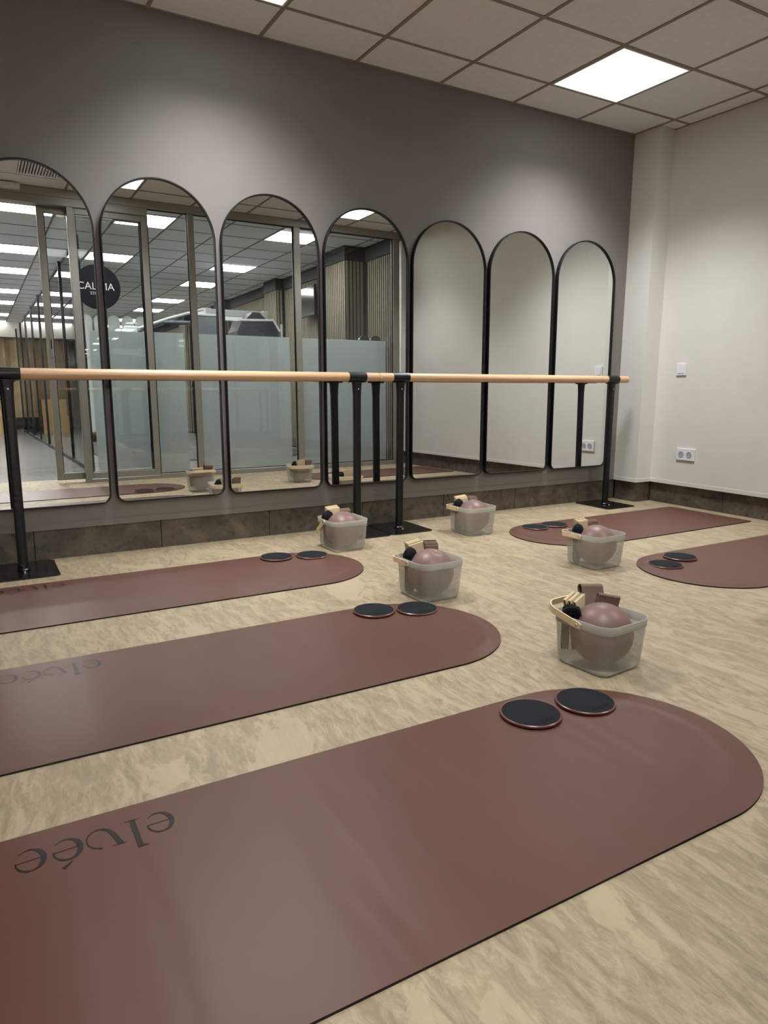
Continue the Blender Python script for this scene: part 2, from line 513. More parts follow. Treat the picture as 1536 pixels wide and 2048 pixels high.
lamp_cells = set()
def make_ceiling(name, label, xs, ys, lamps, skip=None):
    root = struct(empty(name, (0, 0, 0)), label, 'ceiling')
    sbox('ceiling_slab', 'ceiling_grid', (xs[0] - 0.02, xs[-1] + 0.02, ys[0] - 0.02, ys[-1] + 0.02, H + 0.02, H + 0.06), root)
    for x in xs:
        sbox('grid_runner', 'ceiling_grid', (x - 0.010, x + 0.010, ys[0], ys[-1], H - 0.001, H + 0.019), root)
    for y in ys:
        sbox('grid_runner', 'ceiling_grid', (xs[0], xs[-1], y - 0.010, y + 0.010, H - 0.0008, H + 0.019), root)
    for i in range(len(xs) - 1):
        for j in range(len(ys) - 1):
            if (i, j) in lamps: continue
            if skip and skip(xs[i], xs[i + 1], ys[j], ys[j + 1]): continue
            if xs[i + 1] - xs[i] > 0.03 and ys[j + 1] - ys[j] > 0.03:
                tile(root, xs[i], xs[i + 1], ys[j], ys[j + 1])
    return root

light_me = {}
def ceiling_light(x0, x1, y0, y1, label, group, watts, diff='lamp_diffuser'):
    w, d = x1 - x0, y1 - y0
    t = empty('ceiling_light', ((x0 + x1) / 2, (y0 + y1) / 2, H - 0.004))
    tag(t, label, 'ceiling light', group)
    key = (round(w, 3), round(d, 3), diff)
    if key not in light_me:
        a, b = w / 2 - 0.011, d / 2 - 0.011
        m = MB(); k = 0.010
        m.box(-a, a, -b, -b + k, 0, 0.012); m.box(-a, a, b - k, b, 0, 0.012)
        m.box(-a, -a + k, -b + k, b - k, 0, 0.012); m.box(a - k, a, -b + k, b - k, 0, 0.012)
        f = mesh('frame', m.v, m.f, 'plastic_white')
        m = MB().box(-a + k, a - k, -b + k, b - k, 0.0025, 0.010)
        dm_ = mesh('diffuser', m.v, m.f, 'plastic_white')
        dm_.materials.append(MATS[diff]); dm_.polygons[0].material_index = 1     # only the underside glows
        light_me[key] = (f, dm_)
    mk('frame', light_me[key][0], t); mk('diffuser', light_me[key][1], t)
    if watts > 0:
        ld = bpy.data.lights.new('panel_light', 'AREA')
        ld.shape = 'RECTANGLE'; ld.size = w - 0.06; ld.size_y = d - 0.06
        ld.energy = watts * (w * d) / 0.36; ld.color = LAMP_COL; ld.spread = LAMP_SPREAD
        lo = bpy.data.objects.new('panel_light', ld); COL.objects.link(lo)
        lo.parent = t; lo.location = (0, 0, -0.004)
    return t

xs = [XL] + [GX - 0.6 * k for k in range(10, -1, -1)] + [PX]
ys = [YG] + [-GY - 0.6 * k for k in range(5, -1, -1)] + [0.0]
# lamps at x cells starting GX-1.2, GX-3.6, GX-6.0 ; y cells -GY-.6 and -GY-3.0
li = [i for i, x in enumerate(xs) if any(abs(x - (GX - q)) < 1e-4 for q in (1.2, 3.6))]
lj = [j for j, y in enumerate(ys) if any(abs(y - (-GY - q)) < 1e-4 for q in (0.6, 3.0))]
VENT = [(i, j) for i, x in enumerate(xs) for j, y in enumerate(ys) if abs(x - (GX - 4.2)) < 1e-4 and abs(y - (-GY - 3.0)) < 1e-4]
cells = {(i, j) for i in li for j in lj}
make_ceiling('ceiling', 'suspended ceiling of square grey tiles over the studio', xs, ys, cells | set(VENT),
             skip=lambda a, b, c, d: a > GX - 0.01 and d > -0.01)
tile(bpy.data.objects['ceiling'], GX, PX, -GY, -PD)
names_l = {(1, 1): 'bright square ceiling light over the right barre, near the cream wall',
           (0, 1): 'square ceiling light cut off by the top edge of the photo',
           (1, 0): 'square ceiling light near the glass, mirrored in the fourth mirror from the left',
           (0, 0): 'square ceiling light near the glass, mirrored in the second mirror from the left'}
for a, i in enumerate(li):
    for b, j in enumerate(lj):
        ceiling_light(xs[i], xs[i + 1], ys[j], ys[j + 1], names_l[(a, b)], 'studio ceiling lights', LAMP_W if b else LAMP_W2)
# air vent in the ceiling near the glass
(vi, vj) = VENT[0]
vx, vy = xs[vi], ys[vj]
vt = tag(empty('ceiling_vent', (vx, vy, H - 0.002)), 'slotted air vent in the ceiling reflected in the leftmost mirror', 'vent')
m = MB(); m.box(0.011, 0.589, 0.011, 0.05, 0, 0.01); m.box(0.011, 0.589, 0.55, 0.589, 0, 0.01); m.box(0.011, 0.165, 0.05, 0.55, 0, 0.01); m.box(0.55, 0.589, 0.05, 0.55, 0, 0.01)
m.build('frame', 'ceiling_tile', vt)
sbox('backing', 'vent_dark', (0.165, 0.55, 0.05, 0.55, 0.012, 0.02), vt)
lm = None
for k in range(16):
    x = 0.170 + k * 0.024
    if lm is None:
        q = MB().box(0, 0.013, 0.05, 0.55, 0.0, 0.012); lm = mesh('louvre', q.v, q.f, 'ceiling_tile')
    mk('louvre', lm, vt, (x, 0, 0))

# gym ceiling
gxs = [XL] + [GX - 0.6 * k for k in range(10, -1, -1)] + [PX]
gys = [YE] + [YG - 0.5 - 0.6 * k for k in range(24, -1, -1)] + [YG - 0.05]
def near(v, L): return min(range(len(L)), key=lambda i: abs(L[i] - v))
gcells = {}
for r, y0 in enumerate((-5.0, -7.1, -9.2, -11.3, -13.4, -15.5, -17.5)):
    j = near(y0, gys)
    for c, x0 in enumerate((-1.2065, -3.0065, -4.2065, -4.8065)):
        gcells[(near(x0, gxs), j)] = (r, c)
make_ceiling('ceiling', 'suspended ceiling of square tiles over the gym beyond the glass', gxs, gys, set(gcells))
ordn = ['nearest the glass', 'second from the glass', 'third from the glass', 'fourth from the glass', 'fifth from the glass', 'sixth from the glass', 'farthest from the glass']
coln = ['by the slatted wall', 'in the middle', 'over the corridor floor beside the door leaf', 'over the corridor floor']
for (i, j), (r, c) in gcells.items():
    ceiling_light(gxs[i], gxs[i + 1], gys[j], gys[j + 1], 'gym ceiling light %s, row %s' % (coln[c], ordn[r]), 'gym ceiling lights',
                  0, 'corridor_diffuser' if r == 0 and c >= 2 else 'gym_diffuser' if r < 3 and c < 3 else 'gym_diffuser_back')

# ---- glass partition (window_1) and sliding door leaves
AL = 'alu_champagne'
win = struct(empty('window_1', (0, YG, 0)), 'glass partition with champagne aluminium frame and frosted film, seen in the mirrors', 'glass partition')
def prof(name, x0, x1, z0, z1, y0=-0.03, y1=0.03, parent=win, mat=AL):
    o = MB().bbox(x0, x1, y0, y1, z0, z1, 0.003).build(name, mat, parent)
    return o
ZT = 2.735
prof('header', XL, PX, ZT, H, -0.05, 0.05)
prof('header_track', -5.2, -2.86, ZT - 0.075, ZT, -0.11, 0.045)
prof('sill', -2.86, PX, 0, 0.05)
prof('sill', -3.58, -2.86, 0, 0.035)
prof('sill', XL, -5.2, 0, 0.05)
POSTS = [(0.04, 0.125), (-1.265, -1.19), (-2.455, -2.392), (-3.612, -3.555), (-5.26, -5.2)]
for a, b in POSTS:
    ztop = ZT
    prof('post', a, b, 0.0, ztop, -0.035, 0.035)
def pane(x0, x1, z0, z1, y=0.0, parent=win):
    return sbox('pane', 'glass_clear', (x0, x1, y - 0.003, y + 0.003, z0, z1), parent)
def film(x0, x1, z0, z1, y, parent=win, mat='frost_film'):
    return sbox('frosted_film', mat, (x0, x1, y - 0.0006, y + 0.0006, z0, z1), parent)
def gask(x0, x1, z0, z1, parent=win):
    m = MB(); w = 0.008
    m.box(x0, x0 + w, -0.006, 0.006, z0, z1); m.box(x1 - w, x1, -0.006, 0.006, z0, z1)
    m.box(x0 + w, x1 - w, -0.006, 0.006, z0, z0 + w); m.box(x0 + w, x1 - w, -0.006, 0.006, z1 - w, z1)
    return m.build('gasket', 'gasket', parent)
FT = 1.525
for x0, x1, f0, f1 in ((-1.19, 0.04, -1.182, -0.055), (-2.392, -1.265, -2.384, -1.335), (-2.86, -2.455, -2.852, -2.545)):
    pane(x0, x1, 0.05, ZT); gask(x0, x1, 0.05, ZT)
    film(f0, f1, 0.062, FT, -0.005)
pane(XL, -5.26, 0.05, ZT)

def leaf(name, x0, x1, y, label, filmx):
    d = struct(empty(name, (0, y, 0)), label, 'door')
    s = 0.062
    z0, z1 = 0.03, ZT - 0.06
    MB().bbox(x0, x0 + s, -0.02, 0.02, z0, z1, 0.002).build('stile', AL, d)
    MB().bbox(x1 - s, x1, -0.02, 0.02, z0, z1, 0.002).build('stile', AL, d)
    MB().bbox(x0 + s, x1 - s, -0.02, 0.02, z0, z0 + 0.07, 0.002).build('rail', AL, d)
    MB().bbox(x0 + s, x1 - s, -0.02, 0.02, z1 - 0.07, z1, 0.002).build('rail', AL, d)
    pane(x0 + s, x1 - s, z0 + 0.07, z1 - 0.07, 0, d)
    m = MB(); w = 0.007
    for a in (x0 + s, x1 - s - w): m.box(a, a + w, -0.006, 0.006, z0 + 0.07, z1 - 0.07)
    m.build('gasket', 'gasket', d)
    if filmx: film(filmx[0], filmx[1], z0 + 0.08, FT, -0.005, d)
    return d
d2 = leaf('door_1', -3.60, -2.862, YG + 0.0, 'closed glass door leaf with a round dark sign', None)
d1 = leaf('door_2', -3.868, -2.862, YG - 0.075, 'open sliding glass door leaf beside the doorway, overlapping the closed leaf, with frosted film', (-3.47, -2.935))
# lock slot on the open leaf
MB().bbox(-3.842, -3.815, 0.02, 0.026, 1.25, 1.47, 0.001).build('lock_plate', AL, d1)
sbox('lock_slot', 'gasket', (-3.833, -3.823, 0.0255, 0.028, 1.33, 1.42), d1)
# motion sensor box above the doorway
MB().bbox(-4.62, -4.0, 0.045, 0.12, 2.75, 2.80, 0.006).build('door_sensor', 'plastic_white', None, loc=(0, YG, 0))
so = bpy.data.objects['door_sensor']; tag(so, 'pale sensor box above the doorway, reflected in the leftmost mirror', 'sensor')

# round sign on the door glass
sg = tag(empty('round_sign', (-3.372, YG + 0.006, 1.938)), 'round dark navy sticker sign with pale lettering on the door glass', 'sign')
m = MB(); n = 64
m.loft([[(0.216 * math.cos(2 * PI * i / n), yv, 0.216 * math.sin(2 * PI * i / n)) for i in range(n)] for yv in (-0.0005, 0.0015)])
m.build('disc', 'sign_navy', sg)
def text_part(txt, size, name, mat, parent, loc, squash=1.0):
    cu = bpy.data.curves.new(name, 'FONT'); cu.body = txt; cu.size = size
    cu.align_x = 'CENTER'; cu.align_y = 'CENTER'; cu.extrude = 0.0004
    cu.resolution_u = 6
    tmp = bpy.data.objects.new('tmp', cu); COL.objects.link(tmp)
    dg = bpy.context.evaluated_depsgraph_get()
    me = bpy.data.meshes.new_from_object(tmp.evaluated_get(dg))
    bpy.data.objects.remove(tmp)
    for v in me.vertices:
        x, y, z = v.co
        v.co = (x * squash, z, y)
    me.flip_normals()
    me.materials.clear(); me.materials.append(MATS[mat]); me.name = name
    return mk(name, me, parent, loc)
text_part('CALIMA', 0.098, 'lettering', 'sign_text', sg, (-0.016, 0.0022, 0.005))
text_part('STUDIO', 0.040, 'lettering', 'sign_text', sg, (0.0, 0.0022, -0.062))

# ================================================================== MIRRORS
MW, MG = 0.601, 0.030
MZ0, MZ1 = 0.287, 1.992
TILT = -0.0098
def outline(w, z0, z1, r, off):
    """arch outline, CCW seen from the room (-y): x right, z up; off shrinks"""
    hw = w / 2 - off
    zc = z1 - w / 2
    rb = max(0.002, r - off)
    pts = []
    for k in range(49):
        a = PI * k / 48
        pts.append((hw * math.cos(a), zc + hw * math.sin(a)))
    for k in range(9):
        a = PI + PI / 2 * k / 8
        pts.append((-hw + rb + rb * math.cos(a), z0 + off + rb + rb * math.sin(a)))
    for k in range(9):
        a = 1.5 * PI + PI / 2 * k / 8
        pts.append((hw - rb + rb * math.cos(a), z0 + off + rb + rb * math.sin(a)))
    return pts
FD = 0.030
zc0 = 1.14
o_out = outline(MW, MZ0 - zc0, MZ1 - zc0, 0.05, 0.0)
o_out2 = outline(MW, MZ0 - zc0, MZ1 - zc0, 0.05, 0.0012)
o_in = outline(MW, MZ0 - zc0, MZ1 - zc0, 0.05, 0.0072)
m = MB()
L3 = lambda o, y: [(x, y, z) for x, z in o]
m.loft([L3(o_in, 0.0), L3(o_out, 0.0), L3(o_out, -FD + 0.001), L3(o_out2, -FD), L3(o_in, -FD), L3(o_in, -0.006)], False, False)
frame_me = mesh('frame', m.v, m.f, 'black_frame', True)
m = MB(); v = L3(o_in, -0.018); m.add(v, [tuple(reversed(range(len(v))))])
v2 = L3(o_in, -0.0005); m.add(v2, [tuple(range(len(v2)))])
nn = len(v)
m.f += [(i, (i + 1) % nn, nn + (i + 1) % nn, nn + i) for i in range(nn)]
glass_me = mesh('mirror_glass', m.v, m.f, 'mirror_silver')
mlab = ['leftmost arched wall mirror, cut off by the left edge of the photo', 'second arched black-framed mirror from the left',
        'third arched black-framed mirror from the left', 'fourth arched mirror from the left, behind the barre post pair',
        'third arched mirror from the right, reflecting plain cream wall and skirting', 'second arched mirror from the right, reflecting only the cream wall',
        'rightmost arched mirror, reflecting the light switch and socket']
for k in range(7):
    xc = -0.4535 - (6 - k) * (MW + MG)
    t = empty('arched_mirror', (xc, -0.012, zc0))
    t.rotation_euler = (TILT, 0, 0)
    tag(t, mlab[k], 'mirror', 'arched mirrors on the taupe wall')
    mk('frame', frame_me, t); mk('mirror_glass', glass_me, t)

# ================================================================== BALLET BARRES
BY, BZ, BR = -0.19, 0.973, 0.0265
def barre(x0, x1, posts, label):
    t = tag(empty('ballet_barre', ((x0 + x1) / 2, BY, 0)), label, 'ballet barre', 'ballet barres in front of the mirrors')
    xm = (x0 + x1) / 2
    m = MB()
    e = 0.005
    m.tube([(x0 - xm, 0, BZ), (x0 - xm + e, 0, BZ), (x1 - xm - e, 0, BZ), (x1 - xm, 0, BZ)], [BR - e, BR, BR, BR - e], 28)
    m.build('rail', 'bar_wood', t, True)
    for px in posts:
        lx = px - xm
        # stanchion: flat oval tube, flaring to the saddle
        loops = []
        for z, hw, hd in ((0.006, 0.0235, 0.018), (0.6, 0.0235, 0.018), (0.86, 0.0245, 0.018), (0.925, 0.0285, 0.019), (BZ - BR - 0.002, 0.033, 0.02)):
            loops.append([(lx + hw * math.copysign(abs(math.cos(a)) ** 0.6, math.cos(a)), hd * math.copysign(abs(math.sin(a)) ** 0.6, math.sin(a)), z)
                          for a in [2 * PI * i / 28 for i in range(28)]])
        MB().loft(loops).build('post', 'black_metal', t, True)
        # saddle collar wrapped round the rail
        m = MB(); r2 = BR + 0.003
        m.tube([(lx - 0.060, 0, BZ), (lx - 0.058, 0, BZ), (lx + 0.058, 0, BZ), (lx + 0.060, 0, BZ)], [r2 - 0.002, r2, r2, r2 - 0.002], 28)
        m.box(lx - 0.055, lx + 0.055, -0.011, 0.011, BZ - r2 - 0.004, BZ - BR + 0.004)
        m.build('collar', 'black_metal', t, True)
        m = MB(); m.lathe([(0.004, 0), (0.005, 0.001), (0.005, 0.003), (0.003, 0.004)], 12)
        q = m.build('screw', 'steel', t, True, loc=(lx, -0.0195, 0.90)); q.rotation_euler = (PI / 2, 0, 0)
        m = MB(); m.lathe([(0.031, 0.006), (0.031, 0.012), (0.026, 0.017), (0.0245, 0.03)], 28, (lx, 0, 0))
        m.build('foot_collar', 'black_metal', t, True)
        m = MB(); pts = rrect(0.1525, 0.178, 0.016, 40)
        m.loft([[(lx + x, y, z) for x, y in pts] for z in (0.0, 0.005)] + [[(lx + x * 0.995, y * 0.995, 0.006) for x, y in pts]])
        m.build('base_plate', 'black_plate', t)
        m = MB(); m.lathe([(0.006, 0.006), (0.007, 0.0075), (0.005, 0.0105)], 14, (lx + 0.0, -0.045, 0))
        m.build('bolt', 'steel', t, True)
barre(-4.62, -2.356, (-4.398, -2.5085), 'wooden ballet barre on black posts at the left, ending beside the other barre')
barre(-2.354, -0.129, (-2.197, -0.296), 'wooden ballet barre on black posts at the right, reaching the corner')

# ================================================================== MATS
def letter_strokes():
    """the word elvee in strokes; each stroke a list of (x, y, width) in units of the x-height"""
    def e_at(x):
        S = []
        a0, a1 = math.radians(2), math.radians(322)
        pts = []
        for k in range(41):
            a = a0 + (a1 - a0) * k / 40
            c = max(0, -math.cos(a))
            w = 0.045 + 0.135 * c ** 1.5 + (0.03 if a < PI / 2 else 0.0) * math.sin(a)
            if k > 34: w *= 1 - 0.75 * (k - 34) / 6
            pts.append((x + 0.43 + 0.40 * math.cos(a), 0.5 + 0.49 * math.sin(a), w))
        S.append(pts)
        S.append([(x + 0.06, 0.50, 0.030), (x + 0.83, 0.53, 0.030)])
        return S
    out = []
    out += e_at(0.0)
    x = 1.05
    out.append([(x + 0.17, 0.0, 0.18), (x + 0.17, 1.42, 0.18)])
    out.append([(x - 0.08, 0.02, 0.03), (x + 0.42, 0.02, 0.03)])
    out.append([(x - 0.08, 1.40, 0.02), (x + 0.1, 1.36, 0.10)])
    x = 1.62
    # v drawn like an upsilon: thick left stroke, round base, thin right curl with a ball
    out.append([(x - 0.05, 0.985, 0.03), (x + 0.38, 0.985, 0.03)])
    pts = []
    for k in range(13):
        t = k / 12
        pts.append((x + 0.12 + 0.16 * t, 0.98 - 0.62 * t, 0.18 - 0.02 * t))
    for k in range(1, 25):
        a = PI * 1.02 + (PI * 1.42) * k / 24
        pts.append((x + 0.68 + 0.40 * math.cos(a), 0.47 + 0.46 * math.sin(a), 0.16 - 0.115 * min(1, k / 9)))
    out.append(pts)
    xe, ye = pts[-1][0], pts[-1][1]
    out.append([(xe + 0.05, ye - 0.02, 0.03), (xe, ye + 0.01, 0.08), (xe - 0.05, ye + 0.02, 0.09), (xe - 0.09, ye + 0.01, 0.04)])
    x = 2.86
    out += e_at(x)
    out.append([(x + 0.33, 1.10, 0.03), (x + 0.62, 1.34, 0.13)])
    out += e_at(3.92)
    return out, 4.78
def word_mesh(width, height_scale, mat='print_black', thick=0.0004):
    S, W = letter_strokes()
    k = width / W
    m = MB()
    for st in S:
        n = len(st); Lp = []; Rp = []
        for i, (x, y, w) in enumerate(st):
            x0, y0, _ = st[max(0, i - 1)]; x1, y1, _ = st[min(n - 1, i + 1)]
            dx, dy = x1 - x0, y1 - y0; l = math.hypot(dx, dy) or 1
            nx, ny = -dy / l, dx / l
            Lp.append((x + nx * w / 2, y + ny * w / 2)); Rp.append((x - nx * w / 2, y - ny * w / 2))
        v = [(x * k, y * k * height_scale, thick) for x, y in Lp] + [(x * k, y * k * height_scale, thick) for x, y in Rp]
        m.add(v, [(i, n + i, n + i + 1, i + 1) for i in range(n - 1)])
    return mesh('lettering', m.v, m.f, mat)
word_me = word_mesh(0.304, 1.12)
TH = 0.0055
def yoga_mat(xt, xe, y0, y1, label, lettered, bulge=0.004):
    """round end at xt, square end at xe, between y0 < y1"""
    s = 1 if xe > xt else -1
    Lm = abs(xe - xt); Wd = y1 - y0; R = Wd / 2; yc = (y0 + y1) / 2
    t = tag(empty('exercise_mat', (xt, yc, 0)), label, 'exercise mat', 'brown exercise mats with one round end')
    nx_, ny_ = 90, 24
    # grid in (d along from tip, t across) following the outline
    ds = []
    for i in range(nx_ + 1):
        q = i / nx_
        ds.append(R * (1 - math.cos(q / 0.4 * PI / 2)) if q < 0.4 else R + (Lm - R) * (q - 0.4) / 0.6)
    rc = 0.018
    def half(d):
        if d < R: return math.sqrt(max(0, R * R - (R - d) ** 2))
        if d > Lm - rc: return R - rc + math.sqrt(max(0, rc * rc - (d - (Lm - rc)) ** 2))
        return R
    ds = [max(0.0004, d) for d in ds[:-1]] + [Lm - rc * 0.6, Lm - rc * 0.25, Lm]
    def zz(d, y):
        # the round end keeps a trace of having been rolled up: a shallow swelling just inside the edge
        return bulge * math.exp(-((d - 0.16) / 0.10) ** 2) + 0.3 * bulge * math.exp(-((d - 0.5) / 0.12) ** 2) * (0.6 + 0.4 * math.sin(3 * y + 7 * yc))
    m = MB(); V = []; F = []
    for d in ds:
        h = half(d)
        for j in range(ny_ + 1):
            y = -h + 2 * h * j / ny_
            edge = min(1.0, max(0.0, (R - math.hypot(max(0, R - d), y)) / 0.05)) if d < R else 1.0
            e_ = R - math.hypot(max(0, R - d), y)
            rg = 0.0045 * math.exp(-((e_ - 0.060) / 0.028) ** 2) * min(1, max(0, (R - d) / 0.12)) if d < R else 0.0
            V.append((s * d, y, TH + zz(d, y) * edge * edge * (3 - 2 * edge) + rg))
    for i in range(len(ds) - 1):
        for j in range(ny_):
            a = i * (ny_ + 1) + j
            q = (a, a + 1, a + ny_ + 2, a + ny_ + 1)
            F.append(q if s < 0 else tuple(reversed(q)))
    # thin turned-down lip of the top layer
    o = mk('top_layer', mesh('top_layer', V, F, 'mat_brown', False), t)
    for p in o.data.polygons: p.use_smooth = True
    rim = []
    for d in ds: rim.append((s * d, half(d)))
    rim2 = [(x, -h) for x, h in reversed(rim)]
    loop = rim + rim2
    lo = [(x, y, 0.0) for x, y in loop]; mid = [(x, y, TH * 0.7) for x, y in loop]; hi = [(x * 1.0, y, TH) for x, y in loop]
    k = 0.9990
    b = MB(); b.loft([lo, [(x, y, TH * 0.985) for x, y in loop]], True, False)
    b.build('rubber_base', 'rubber_black', t)
    if lettered:
        w = mk('lettering', word_me, t, (-4.254 - xt, y1 - yc - lettered, TH + 0.0004))
        w.rotation_euler = (0, 0, PI)
    return t
MATS_DEF = [
    (-2.834, -4.66, -3.225, -2.530, 'nearest brown exercise mat, largest in the foreground', 0.057),
    (-2.850, -4.66, -2.247, -1.540, 'brown exercise mat in the middle of the left row', 0.058),
    (-2.850, -4.66, -1.150, -0.490, 'brown exercise mat on the left, closest to the mirrors and barre', 0.040),
    (-1.720, 0.070, -1.187, -0.517, 'brown exercise mat on the right, below the corner of the room', 0),
    (-1.700, 0.030, -2.200, -1.510, 'brown exercise mat cut off by the right edge of the photo', 0),
    (-1.575, 0.150, -3.210, -2.530, 'brown exercise mat out of frame on the right, mirrored beside a basket', 0)]
for a in MATS_DEF: yoga_mat(*a)

# ================================================================== SLIDING DISCS
m = MB(); R_ = 0.0875
m.lathe([(R_ - 0.004, 0.0), (R_ - 0.001, 0.0015), (R_, 0.0045), (R_ - 0.001, 0.0075), (R_ - 0.0035, 0.009), (R_ - 0.006, 0.0085)], 64)
disc_rim = mesh('rim', m.v, m.f, 'disc_rim', True)
m = MB(); m.lathe([(R_ - 0.0055, 0.004), (R_ - 0.0055, 0.0092), (R_ - 0.010, 0.0100), (0.0005, 0.0100)], 64)
disc_pad = mesh('fabric_pad', m.v, m.f, 'disc_cloth', True)
disc_word = word_mesh(0.062, 1.0, 'disc_print')
def disc(x, y, label, z=TH + 0.0025):
    t = tag(empty('sliding_disc', (x, y, z)), label, 'sliding disc', 'black fabric sliding discs on the mats')
    mk('rim', disc_rim, t); mk('fabric_pad', disc_pad, t)
    mk('lettering', disc_word, t, (-0.031, -0.066, 0.0101))
for k, (x, y, lab) in enumerate([
        (-3.255, -2.644, 'left one of the two black discs on the nearest mat'), (-3.062, -2.664, 'right one of the two black discs on the nearest mat'),
        (-3.1915, -1.6225, 'left black disc on the middle mat of the left row'), (-3.024, -1.690, 'right black disc on the middle mat of the left row'),
        (-3.205, -0.5725, 'left black disc on the left mat closest to the mirrors'), (-3.02, -0.629, 'right black disc on the left mat closest to the mirrors'),
        (-1.4295, -0.640, 'nearer black disc on the mat below the room corner'), (-1.255, -0.638, 'farther black disc on the mat below the room corner'),
        (-1.500, -1.712, 'nearer black disc on the mat at the right photo edge'), (-1.290, -1.640, 'farther black disc on the mat at the right photo edge'),
        (-1.33, -2.68, 'left black disc of the out-of-frame right mat, mirrored beside a basket'), (-1.13, -2.645, 'right black disc of the out-of-frame right mat')]):
    disc(x, y, lab)

# ================================================================== BASKETS
BH = 0.176                        # height of the rim
ZR = 0.148                        # where the mesh meets the rim band
def bsize(z):
    q = z / BH
    hx = 0.1005 + (0.1175 - 0.1005) * q; hy = 0.1045 + (0.1225 - 0.1045) * q
    r = 0.030 + 0.024 * q
    if z < 0.020:
        d = 0.018 * (1 - math.sqrt(max(0, 1 - ((0.020 - z) / 0.020) ** 2)))
        hx -= d; hy -= d
    return hx, hy, r
NI, NJ = 400, 66
rows = []
for j in range(NJ + 1):
    z = 0.002 + (ZR - 0.002) * j / NJ
    rows.append([(x, y, z) for x, y in rrect(*bsize(z), NI)])
V = []; F = []
INS = 0.70
idx = {}
def vid(i, j):
    k = (i % NI, j)
    if k not in idx: idx[k] = len(V); V.append(rows[j][i % NI])
    return idx[k]
for j in range(0, NJ + 1):
    for i in range(NI):
        if (i + j) % 2: continue
        js = (j - 1 if j > 0 else j, j + 1 if j < NJ else j)
        c = Vector(rows[j][i])
        o = [vid(i + 1, j), vid(i, js[1]) if js[1] != j else None, vid(i - 1, j), vid(i, js[0]) if js[0] != j else None]
        o = [q for q in o if q is not None]
        inn = []
        for q in o:
            p = c + (Vector(V[q]) - c) * INS
            inn.append(len(V)); V.append(tuple(p))
        n = len(o)
        for a in range(n):
            b = (a + 1) % n
            F.append((o[a], o[b], inn[b], inn[a]))
mesh_me = mesh('mesh_wall', V, F, 'basket_grey')
m = MB()
def ring(z, d): return [(x, y, z) for x, y in rrect(bsize(z)[0] + d, bsize(z)[1] + d, bsize(z)[2] + d, 96)]
m.loft([ring(ZR - 0.002, 0.0), ring(ZR - 0.001, 0.0015), ring(BH - 0.001, 0.0015), ring(BH, 0.0008), ring(BH, -0.0008), ring(BH - 0.001, -0.0015), ring(ZR - 0.001, -0.0015), ring(ZR - 0.002, 0.0)], False, False)
rim_me = mesh('rim', m.v, m.f, 'basket_grey', True)
m = MB(); m.loft([[(x, y, 0.0) for x, y in rrect(bsize(0.002)[0] - 0.0, bsize(0.002)[1] - 0.0, 0.028, 96)], [(x, y, 0.0022) for x, y in rrect(bsize(0.002)[0] + 0.0015, bsize(0.002)[1] + 0.0015, 0.03, 96)]])
bot_me = mesh('base', m.v, m.f, 'basket_grey')
# wooden bow handle in its own plane: hinge axis = x, bow towards +y
HXp = 0.1215; HL = 0.148; HR = 0.052
path = [(-HXp, -0.016)]
path += [(-HXp, y) for y in (0.0, 0.03, 0.06)]
for k in range(11):
    a = PI - PI / 2 * k / 10
    path.append((-HXp + HR + HR * math.cos(a), HL - HR + HR * math.sin(a)))
path += [(x, HL) for x in (-0.03, 0.0, 0.03)]
full = path + [(-x, y) for x, y in reversed(path[:-2])]
loops = []
HWd = 0.0115; HTk = 0.0045
nP = len(full)
for i, (x, y) in enumerate(full):
    x0, y0 = full[max(0, i - 1)]; x1, y1 = full[min(nP - 1, i + 1)]
    tx_, ty_ = x1 - x0, y1 - y0; l = math.hypot(tx_, ty_); nx2, ny2 = ty_ / l, -tx_ / l
    hw = HWd * (0.72 if i in (0, nP - 1) else 1.0)
    loops.append([(x - nx2 * HTk / 2, y - ny2 * HTk / 2, -hw), (x + nx2 * HTk / 2, y + ny2 * HTk / 2, -hw),
                  (x + nx2 * HTk / 2, y + ny2 * HTk / 2, hw), (x - nx2 * HTk / 2, y - ny2 * HTk / 2, hw)])
m = MB(); m.loft(loops)
han_me = mesh('handle', m.v, m.f, 'handle_wood', True)
m = MB(); m.lathe([(0.0042, 0.0), (0.0048, 0.001), (0.004, 0.0022), (0.001, 0.0026)], 14)
riv_me = mesh('rivet', m.v, m.f, 'steel', True)

def sphere_mesh(r, dimple, n1=40, n2=24):
    prof = []
    for k in range(n2 + 1):
        a = -PI / 2 + PI * k / n2
        rr = max(0.0006, r * math.cos(a)); z = r * math.sin(a)
        prof.append((rr, z + r))
    m = MB(); m.lathe(prof, n1)
    if dimple:
        c = Vector((0.10 * r, -0.28 * r, 1.955 * r))
        vv = []
        for p in m.v:
            d = (Vector(p) - c).length
            k = math.exp(-(d / (0.16 * r)) ** 2) * 0.085 * r
            q = Vector(p) - Vector((0, 0, r)); vv.append(tuple(Vector(p) - q.normalized() * k))
        m.v = vv
    return mesh('skin', m.v, m.f, 'ball_rose', True)
RB = 0.1035
ball_me = [sphere_mesh(RB, False), sphere_mesh(RB, True, 72, 48)]
m = MB(); m.lathe([(0.0068, 0.0), (0.0062, 0.0014), (0.0035, 0.0018), (0.003, 0.0008), (0.0004, 0.0006)], 20)
plug_me = mesh('valve_plug', m.v, m.f, 'ball_rose', True)

